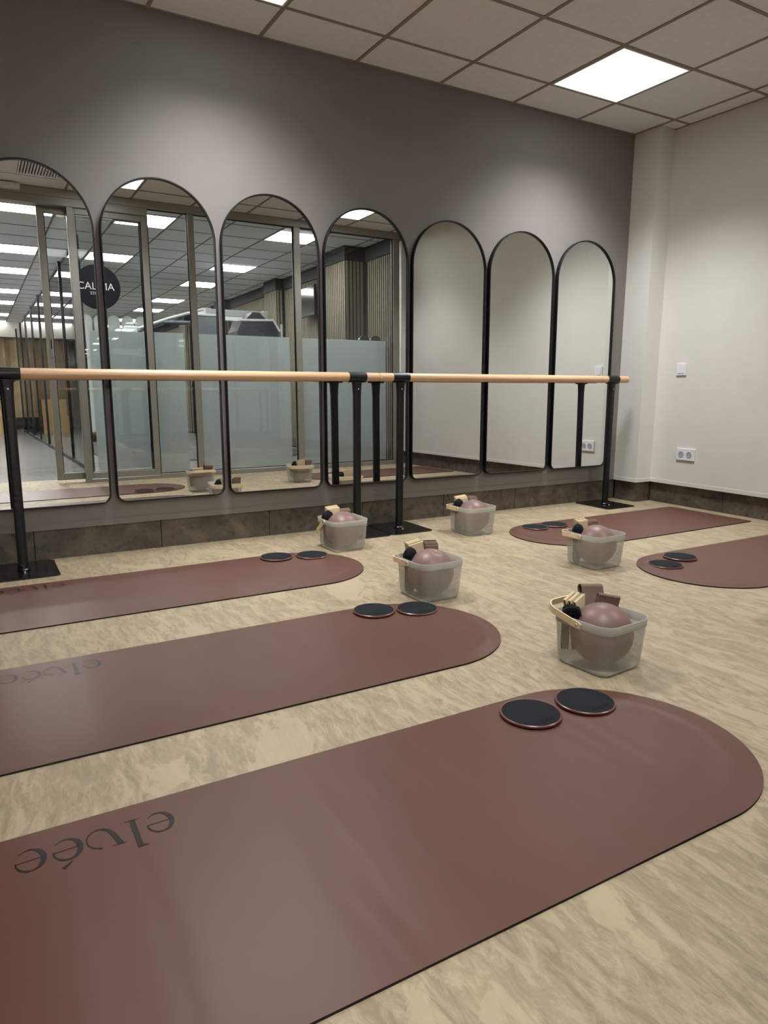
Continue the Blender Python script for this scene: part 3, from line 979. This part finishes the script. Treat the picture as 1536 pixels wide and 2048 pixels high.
def ribbon(path2, th, w):
    """path2 in (y, z); extruded along x by w; a cloth strip with thickness"""
    n = len(path2); a = []; b = []
    for i, (y, z) in enumerate(path2):
        y0, z0 = path2[max(0, i - 1)]; y1, z1 = path2[min(n - 1, i + 1)]
        dy, dz = y1 - y0, z1 - z0; l = math.hypot(dy, dz) or 1
        ny, nz = -dz / l, dy / l
        a.append((y + ny * th / 2, z + nz * th / 2)); b.append((y - ny * th / 2, z - nz * th / 2))
    loop = a + list(reversed(b))
    m = MB(); N = len(loop)
    v = [(-w / 2, y, z) for y, z in loop] + [(w / 2, y, z) for y, z in loop]
    f = [(i, (i + 1) % N, N + (i + 1) % N, N + i) for i in range(N)]
    for i in range(n - 1):
        q = (i, i + 1, N - 2 - i, N - 1 - i)
        f.append(tuple(reversed(q))); f.append(tuple(N + k for k in q))
    return m.add(v, f)
def serpentine(layers, gap, h, jig=0.0, seed=1):
    rnd = random.Random(seed)
    pts = []; up = True; y = 0.0; hh = h
    for k in range(layers):
        z0, z1 = 0.0 + rnd.uniform(0, jig), h - rnd.uniform(0, jig) - 0.0022 * 2 * ((layers - k) // 2)
        seg = [(y, z0 + (z1 - z0) * q / 5) for q in range(6)]
        if not up: seg.reverse()
        pts += seg
        if k < layers - 1:
            zt = z1 if up else z0
            r = gap / 2
            for q in range(1, 8):
                a = PI * q / 8
                pts.append((y + r - r * math.cos(a), zt + (1 if up else -1) * r * math.sin(a)))
        y += gap; up = not up
    c = (layers - 1) * gap / 2
    return [(a - c, b) for a, b in pts]
def band_mesh(name, mat, layers, gap, h, w, th, seed):
    m = ribbon(serpentine(layers, gap, h, 0.008, seed), th, w)
    return mesh(name, m.v, m.f, mat, True)
beige_me = [band_mesh('strap', 'beige_fabric', 8, 0.0042, 0.092, 0.082, 0.0022, 3), band_mesh('strap', 'beige_fabric', 7, 0.0050, 0.092, 0.080, 0.0022, 5),
            band_mesh('strap', 'beige_fabric', 6, 0.0085, 0.080, 0.088, 0.0026, 6)]
rose_me = [band_mesh('strap', 'rose_fabric', 8, 0.0040, 0.088, 0.064, 0.0022, 8), band_mesh('strap', 'rose_fabric', 7, 0.0048, 0.084, 0.064, 0.0022, 9)]
# loose rose loop (nearest basket): rolled over at the top
roll = []
for k in range(15):
    a = -PI * 0.6 + PI * 1.9 * k / 14
    roll.append((0.014 * math.cos(a), 0.075 + 0.014 * math.sin(a)))
rl = [(-0.022, 0.0), (-0.018, 0.03), (-0.012, 0.056)] + [(-0.013 * math.cos(PI * k / 10), 0.062 + 0.013 * math.sin(PI * k / 10)) for k in range(11)] + [(0.011, 0.045), (0.006, 0.02), (0.004, 0.0)]
m = ribbon(rl, 0.0032, 0.085)
loop_me = mesh('strap', m.v, m.f, 'rose_fabric', True)
rl2 = [(-0.030, 0.0), (-0.020, 0.025), (-0.006, 0.045)] + [(0.0 + 0.0065 * math.cos(PI * 0.75 - PI * k / 8), 0.046 + 0.0065 * math.sin(PI * 0.75 - PI * k / 8)) for k in range(9)] + [(-0.002, 0.030), (-0.012, 0.012)]
m = ribbon(rl2, 0.0032, 0.080)
loop2_me = mesh('strap', m.v, m.f, 'rose_fabric', True)
# black strap bundle: nested inverted loops, and the rounded black pouch
m = MB()
for k in range(4):
    r = 0.027 - 0.0062 * k
    pth = [(-r, -0.055), (-r, 0.06)] + [(-r * math.cos(PI * q / 12), 0.07 + r * 0.8 * math.sin(PI * q / 12)) for q in range(13)] + [(r, 0.06), (r, -0.055)]
    q = ribbon(pth, 0.0052, 0.046 + 0.004 * (k % 2)); m.add(q.v, q.f)
straps_me = mesh('straps', m.v, m.f, 'black_cloth', True)
def pouch():
    m = MB(); loops = []
    for k in range(19):
        q = k / 18; z = 0.20 * q
        s = 0.78 + 0.30 * min(1, max(0, (q - 0.5) / 0.25))
        if q > 0.80: s *= math.sqrt(max(0.02, 1 - ((q - 0.80) / 0.205) ** 2))
        if q < 0.08: s *= 0.8 + 0.2 * q / 0.08
        hx, hy = 0.034 * s, 0.027 * s
        loops.append([(hx * math.copysign(abs(math.cos(a)) ** 0.7, math.cos(a)), hy * math.copysign(abs(math.sin(a)) ** 0.7, math.sin(a)), z)
                      for a in [2 * PI * i / 28 for i in range(28)]])
    m.loft(loops)
    return mesh('bag', m.v, m.f, 'black_cloth', True)
pouch_me = pouch()
m = MB(); pts = []
for k in range(17):
    a = PI * k / 16
    pts.append((-0.037 * math.cos(a), 0, 0.158 + 0.043 * math.sin(a)))
m.tube(pts, 0.0016, 8); zip_me = mesh('zip', m.v, m.f, 'black_frame', True)

def basket(cx, cy, where, ang, rz=0.0, dimple=0, near=False, seed=0, contents=True):
    t = tag(empty('mesh_basket', (cx, cy, 0), rz), 'grey wire-mesh basket with wooden handle, ' + where, 'basket', 'mesh baskets between the mats')
    mk('mesh_wall', mesh_me, t); mk('rim', rim_me, t); mk('base', bot_me, t)
    h = mk('handle', han_me, t, (0, 0, 0.160)); h.rotation_euler = (ang, 0, 0)
    for s in (-1, 1):
        r = mk('rivet', riv_me, h, (s * (HXp + HTk / 2), 0, 0)); r.rotation_euler = (0, s * PI / 2, 0)
    rnd = random.Random(seed)
    b = tag(empty('exercise_ball', (cx + 0.004, cy - 0.004, 0.004)), 'dusty rose exercise ball in the basket ' + where, 'ball', 'exercise balls in the baskets')
    mk('skin', ball_me[dimple], b)
    if dimple:
        p = mk('valve_plug', plug_me, b, (0.010, -0.028, 2 * RB - 0.0135)); p.rotation_euler = (0.28, 0.1, 0)
    def thing(name, me, lab, cat, grp, loc, rot, part='strap'):
        dx, dy = loc[0] - cx, loc[1] - cy
        loc = (cx + dx * math.cos(rz) - dy * math.sin(rz), cy + dx * math.sin(rz) + dy * math.cos(rz), loc[2])
        o = tag(empty(name, loc), lab + ' in the basket ' + where, cat, grp); o.rotation_euler = rot
        mk(part, me, o); return o
    if near:
        o = thing('strap_bundle', straps_me, 'looped black straps', 'straps', 'black bundles in the baskets', (cx - 0.072, cy + 0.064, 0.108), (0.0, -0.05, 0.85), 'straps')
        thing('fabric_band', beige_me[2], 'folded beige fabric band', 'resistance band', 'beige bands in the baskets', (cx - 0.022, cy + 0.078, 0.150), (-0.22, -0.10, 0.42))
        thing('fabric_band', loop_me, 'upper looped rose fabric band', 'resistance band', 'rose bands in the baskets', (cx + 0.046, cy + 0.078, 0.174), (-0.30, 0.08, -0.24))
        thing('fabric_band', loop2_me, 'lower looped rose fabric band', 'resistance band', 'rose bands in the baskets', (cx + 0.074, cy + 0.050, 0.178), (0.55, 0.20, -0.42))
    else:
        o = thing('black_pouch', pouch_me, 'rounded black pouch', 'pouch', 'black bundles in the baskets', (cx - 0.063, cy + 0.064, 0.012), (0.0, 0.0, 0.62 + rnd.uniform(-.1, .1)), 'bag')
        mk('zip', zip_me, o)
        thing('fabric_band', beige_me[seed % 2], 'folded beige fabric band', 'resistance band', 'beige bands in the baskets',
              (cx - 0.012, cy + 0.090, 0.142 + rnd.uniform(-.006, .006)), (-0.10 + rnd.uniform(-.05, .05), rnd.uniform(-.12, .0), rnd.uniform(-.1, .2)))
        thing('fabric_band', rose_me[seed % 2], 'folded rose fabric band', 'resistance band', 'rose bands in the baskets',
              (cx + 0.062, cy + 0.086, 0.136 + rnd.uniform(-.006, .006)), (-0.08, rnd.uniform(-.03, .08), rnd.uniform(-.25, -.05)))
basket(-2.785, -2.455, 'nearest the camera by the big mat', 0.22, 0.085, 0, True, 1)
basket(-2.848, -1.517, 'in the middle of the left row', -0.03, 0.0, 1, False, 2)
basket(-2.769, -0.500, 'beside the barre base plates', -0.62, 0.0, 1, False, 3)
basket(-1.855, -0.522, 'standing farthest back, near the wall', -0.02, 0.0, 0, False, 4)
basket(-1.785, -1.488, 'between the two right mats', -0.02, 0.0, 0, False, 5)
basket(-1.727, -2.615, 'seen only in the third mirror', -0.03, 0.1, 1, False, 6)

# ================================================================== SWITCH AND SOCKET
sw = tag(empty('light_switch', (PX, -0.4475, 1.05)), 'white square light switch on the cream wall', 'switch')
MB().bbox(-0.011, 0.0, -0.0425, 0.0425, -0.0445, 0.0445, 0.002).build('plate', 'plastic_white', sw)
MB().bbox(-0.0145, -0.0105, -0.027, 0.027, -0.029, 0.029, 0.0015).build('rocker', 'plastic_white', sw)
so = tag(empty('power_socket', (PX, -0.542, 0.407)), 'white double power socket low on the cream wall', 'socket')
MB().bbox(-0.011, 0.0, -0.081, 0.081, -0.0455, 0.0455, 0.002).build('plate', 'plastic_white', so)
for s in (-1, 1):
    m = MB()
    m.lathe([(0.0235, 0.0), (0.0235, 0.0022), (0.0200, 0.0028), (0.0192, 0.0006), (0.0005, 0.0004)], 32)
    w = m.build('well', 'socket_well', so, True, loc=(-0.011, s * 0.0355, 0)); w.rotation_euler = (0, -PI / 2, 0)
    for q in (-1, 1):
        m = MB(); m.lathe([(0.0026, 0.0), (0.0026, 0.0009), (0.0004, 0.001)], 10, (0, q * 0.0095, 0))
        m.build('pin_hole', 'socket_hole', w, True)

# ================================================================== BEYOND THE GLASS
# glass screen along the corridor, black framed
sc_ = tag(empty('glass_screen', (-3.42, -4.62, 0)), 'black framed glass screen running back along the corridor, seen in the leftmost mirror', 'glass screen')
px_ = 0.0
for k in range(8):
    y = -k * 1.72
    MB().box(-0.022, 0.022, y - 0.018, y + 0.018, 0.0, 2.6).build('post', 'gasket', sc_)
    if k < 7:
        sbox('pane', 'glass_clear', (-0.004, 0.004, y - 1.70, y - 0.02, 0.06, 2.58), sc_)
        sbox('rail', 'gasket', (-0.016, 0.016, y - 1.702, y - 0.018, 0.0, 0.05), sc_)
# timber posts behind the screen
for k, y in enumerate((-7.6, -9.6, -12.4)):
    o = sbox('timber_stud', 'timber', (-0.05, 0.05, -0.04, 0.04, 0.0, 2.5)); o.location = (-3.22, y, 0)
    tag(o, 'pale timber post behind the corridor screen, %s' % ['nearest of three', 'middle of three', 'farthest of three'][k], 'post', 'timber posts behind the screen')
# row of tall arched pale panels far behind the door
m = MB(); w = 0.118
def arch(yv): return [(w, yv, 0.0)] + [(w * math.cos(PI * k / 20), yv, 2.44 + w * math.sin(PI * k / 20)) for k in range(21)] + [(-w, yv, 0.0)]
m.loft([arch(0.0), arch(0.02)])
arch_me = mesh('room_divider', m.v, m.f, 'frost_pale')
for k in range(7):
    o = mk('room_divider', arch_me, None, (-2.92 + 0.273 * k, -12.0, 0))
    tag(o, 'tall pale arched panel far behind the door glass, number %s of seven from the left' % ['one', 'two', 'three', 'four', 'five', 'six', 'seven'][k], 'panel', 'pale arched panels far behind the door')
# curtain, soffit and cartons at the far end of the corridor
m = MB(); v = []; n = 60
for i in range(n + 1):
    x = -4.7 + 2.6 * i / n
    v.append((x, 0.06 * math.sin(i * 0.9) + 0.03 * math.sin(i * 0.37)))
loops = [[(x, y, z) for x, y in v] + [(x, y - 0.02, z) for x, y in reversed(v)] for z in (0.35, 2.42)]
m.loft(loops)
cu = m.build('canvas_curtain', 'canvas_brown', None, True, loc=(0, -17.2, 0)); tag(cu, 'brown canvas curtain at the far end of the corridor', 'curtain')
s_ = struct(sbox('trim_1', 'wall_cream', (XL, -2.0, -17.6, -17.0, 2.42, H)), 'pale soffit beam above the far canvas curtain', 'beam')
for k, (x, y, z, w_, d_, h_) in enumerate([(-4.05, -15.2, 0, 0.6, 0.5, 0.42), (-4.02, -15.2, 0.42, 0.55, 0.45, 0.4), (-3.05, -15.3, 0, 0.62, 0.5, 0.45), (-3.0, -15.3, 0.45, 0.55, 0.45, 0.38)]):
    t = tag(empty('carton', (x, y, z)), ['lower left', 'upper left', 'lower right', 'upper right'][k] + ' brown carton stacked at the far end of the corridor', 'carton', 'cartons in the corridor')
    sbox('box', 'kraft', (-w_ / 2, w_ / 2, -d_ / 2, d_ / 2, 0, h_), t)
    sbox('tape', 'timber', (-0.03, 0.03, -d_ / 2 - 0.001, d_ / 2 + 0.001, 0.0005, h_ - 0.0005), t)
# a flattened carton and a white bundle on the floor behind the screen
t = tag(empty('flat_carton', (-2.6, -11.0, 0)), 'flattened brown carton lying on the floor behind the screen', 'carton')
m = MB(); m.add([(-0.4, -0.3, 0), (0.4, -0.3, 0.0), (0.45, 0.3, 0.22), (-0.4, 0.3, 0.16), (-0.4, -0.3, 0.01), (0.4, -0.3, 0.01), (0.45, 0.3, 0.23), (-0.4, 0.3, 0.17)],
                [(3, 2, 1, 0), (4, 5, 6, 7), (0, 1, 5, 4), (1, 2, 6, 5), (2, 3, 7, 6), (3, 0, 4, 7)])
m.build('sheet', 'kraft', t)
m = MB(); m.box(-0.4, 0.4, -0.42, -0.31, 0, 0.01); m.build('flap', 'kraft', t)
m = MB(); m.lathe([(0.05, 0.0), (0.19, 0.03), (0.22, 0.09), (0.17, 0.16), (0.08, 0.2), (0.01, 0.21)], 14)
m.v = [(x * (1 + 0.2 * math.sin(5 * y * 9 + z * 20)), y * (1 + 0.15 * math.cos(x * 30)), z) for x, y, z in m.v]
wb_ = m.build('white_bundle', 'white_bundle', None, True, loc=(-1.85, -11.2, 0)); tag(wb_, 'crumpled white bundle on the floor behind the screen', 'bundle')

# dark rubber floor mat of the gym, behind the frosted panes
rm = sbox('rubber_mat', 'gym_rubber', (-3.0, 0.0, -9.5, -5.6, 0.0, 0.012)); tag(rm, 'dark rubber gym flooring behind the frosted panes', 'floor mat')
dm = sbox('door_mat', 'gym_rubber', (-0.45, 0.25, -0.16, 0.16, 0.0, 0.012)); dm.location = (-2.62, YG - 0.30, 0)
tag(dm, 'small dark doormat just outside the glass', 'doormat')

# television on the slatted wall
tv = tag(empty('television', (0.02, -6.22, 2.28)), 'black television on the slatted gym wall, seen in the third mirror', 'television')
MB().bbox(-0.03, 0.01, -0.36, 0.36, -0.22, 0.22, 0.004).build('body', 'black_frame', tv)
sbox('screen', 'tv_screen', (-0.033, -0.029, -0.345, 0.345, -0.205, 0.205), tv)
sbox('wall_bracket', 'black_metal', (0.01, 0.135, -0.12, 0.12, -0.1, 0.1), tv)
tv.rotation_euler = (0, 0.0, 0.05)

# power rack: white perforated uprights, beams, pull-up bar
rk = tag(empty('power_rack', (-1.0, -6.5, 0)), 'white perforated steel gym rack above the frosted film, seen in the mirrors', 'gym rack')
def upright(x, y, h):
    m = MB(); w = 0.042
    m.bbox(x - w, x + w, y - w, y + w, 0.012, h, 0.004)
    p = m.build('upright', 'rack_white', rk)
    hm = MB(); z = 0.2
    while z < h - 0.05:
        q = MB().lathe([(0.011, 0), (0.011, 0.001), (0.001, 0.0012)], 10)
        hm.add([(x + a, y + w + c, z + b) for a, b, c in q.v], q.f); z += 0.1
    hh = hm.build('holes', 'gasket', p); hh['kind'] = 'stuff'
for x, y in ((-0.45, 0.0), (0.43, 0.0), (-0.45, -0.62), (0.43, -0.62)): upright(x, y, 2.14)
def beam(x0, x1, y0, y1, z0, z1, nm='beam', mat='rack_white'):
    return MB().bbox(x0, x1, y0, y1, z0, z1, 0.003).build(nm, mat, rk)
beam(-0.41, 0.39, -0.03, 0.03, 2.04, 2.13); beam(-0.41, 0.39, -0.65, -0.59, 2.04, 2.13)
beam(-0.48, -0.42, -0.578, -0.045, 2.06, 2.13); beam(0.40, 0.46, -0.578, -0.045, 2.06, 2.13)
MB().tube([(-0.41, -0.3, 2.10), (0.39, -0.3, 2.10)], 0.016, 12).build('pull_up_bar', 'steel', rk, True)
MB().tube([(-1.35, -0.9, 1.86), (-0.9, -0.5, 2.02), (-0.49, -0.06, 2.13)], 0.022, 12).build('diagonal_bar', 'rack_white', rk, True)
MB().bbox(-1.48, -1.28, -1.0, -0.8, 1.78, 1.92, 0.02).build('pulley_housing', 'rack_white', rk)
MB().tube([(-1.30, -0.85, 1.84), (-0.95, -0.7, 1.98), (-0.49, -0.6, 1.98)], 0.030, 10).build('pulley_arm', 'machine_grey', rk, True)
# dark hooded machine behind
hm = tag(empty('gym_machine', (-0.90, -6.15, 0)), 'dark hooded gym machine with a slanted cover in front of the white rack', 'gym machine')
loops = []
for y in (-0.22, 0.22):
    loops.append([(-0.28, y, 1.25), (0.28, y, 1.25), (0.33, y, 1.80), (0.25, y, 1.96), (-0.22, y, 1.94), (-0.30, y, 1.78)])
MB().loft(loops).build('hood', 'machine_dark', hm)
MB().loft([[(-0.16, y, 1.94), (0.18, y, 1.955), (0.06, y, 2.06), (-0.04, y, 2.06)] for y in (-0.14, 0.14)]).build('crest', 'machine_dark', hm)
MB().tube([(-0.27, 0.225, 1.93), (0.24, 0.225, 1.95), (0.335, 0.225, 1.80)], 0.018, 10).build('edge_trim', 'rack_white', hm, True)
MB().bbox(-0.30, 0.30, -0.25, 0.25, 0.012, 0.12, 0.01).build('base', 'machine_grey', hm)
MB().bbox(-0.22, -0.12, -0.06, 0.06, 0.12, 1.3, 0.006).build('column', 'machine_grey', hm)
MB().bbox(0.12, 0.22, -0.06, 0.06, 0.12, 1.3, 0.006).build('column', 'machine_grey', hm)
# grey weight-stack tower
wt = tag(empty('weight_stack', (-1.70, -5.75, 0)), 'tall grey weight-stack tower behind the frosted film', 'gym machine')
MB().bbox(-0.16, 0.16, -0.12, 0.12, 0.012, 1.93, 0.008).build('cabinet', 'machine_grey', wt)
MB().bbox(-0.17, 0.17, -0.13, 0.13, 1.93, 1.96, 0.006).build('cap', 'rack_white', wt)
for k in range(10):
    MB().box(-0.10, 0.10, 0.121, 0.126, 0.25 + 0.08 * k, 0.31 + 0.08 * k).build('weight_plate', 'gasket', wt)
# white storage uprights by the slatted pier
for k, (x, h_) in enumerate(((-0.52, 1.66), (-0.42, 1.66), (-0.34, 1.95))):
    t = tag(empty('barbell_stand', (x, -6.40, 0)), '%s white upright rod beside the rack, against the slatted pier' % ['leftmost short', 'second short', 'tallest'][k], 'stand', 'white rods beside the rack')
    MB().lathe([(0.026, 0.012), (0.026, 0.03), (0.02, 0.04)], 20).build('foot', 'machine_grey', t, True)
    MB().tube([(0, 0, 0.03), (0, 0, h_)], 0.018, 12).build('rod', 'rack_white', t, True)
# two dark wall-ball discs showing above the film next to the end post
for k, x in enumerate((-0.19, -0.03)):
    t = tag(empty('weight_disc_stand', (x, YG - 0.32, 0)), '%s dark round plate showing above the frosted film by the end post' % ['left', 'right'][k], 'weight plate', 'dark plates above the film')
    q = MB(); n = 32
    q.loft([[(0.075 * s2 * math.cos(2 * PI * i / n), yv, 1.54 + 0.075 * s2 * math.sin(2 * PI * i / n)) for i in range(n)] for yv, s2 in ((-0.03, 0.8), (-0.02, 1), (0.02, 1), (0.03, 0.8))])
    q.build('plate', 'machine_dark', t, True)
    MB().tube([(0, 0, 0.012), (0, 0, 1.48)], 0.014, 10).build('rod', 'black_metal', t, True)
    MB().lathe([(0.07, 0.0), (0.07, 0.012), (0.015, 0.016)], 20).build('foot', 'black_metal', t, True)
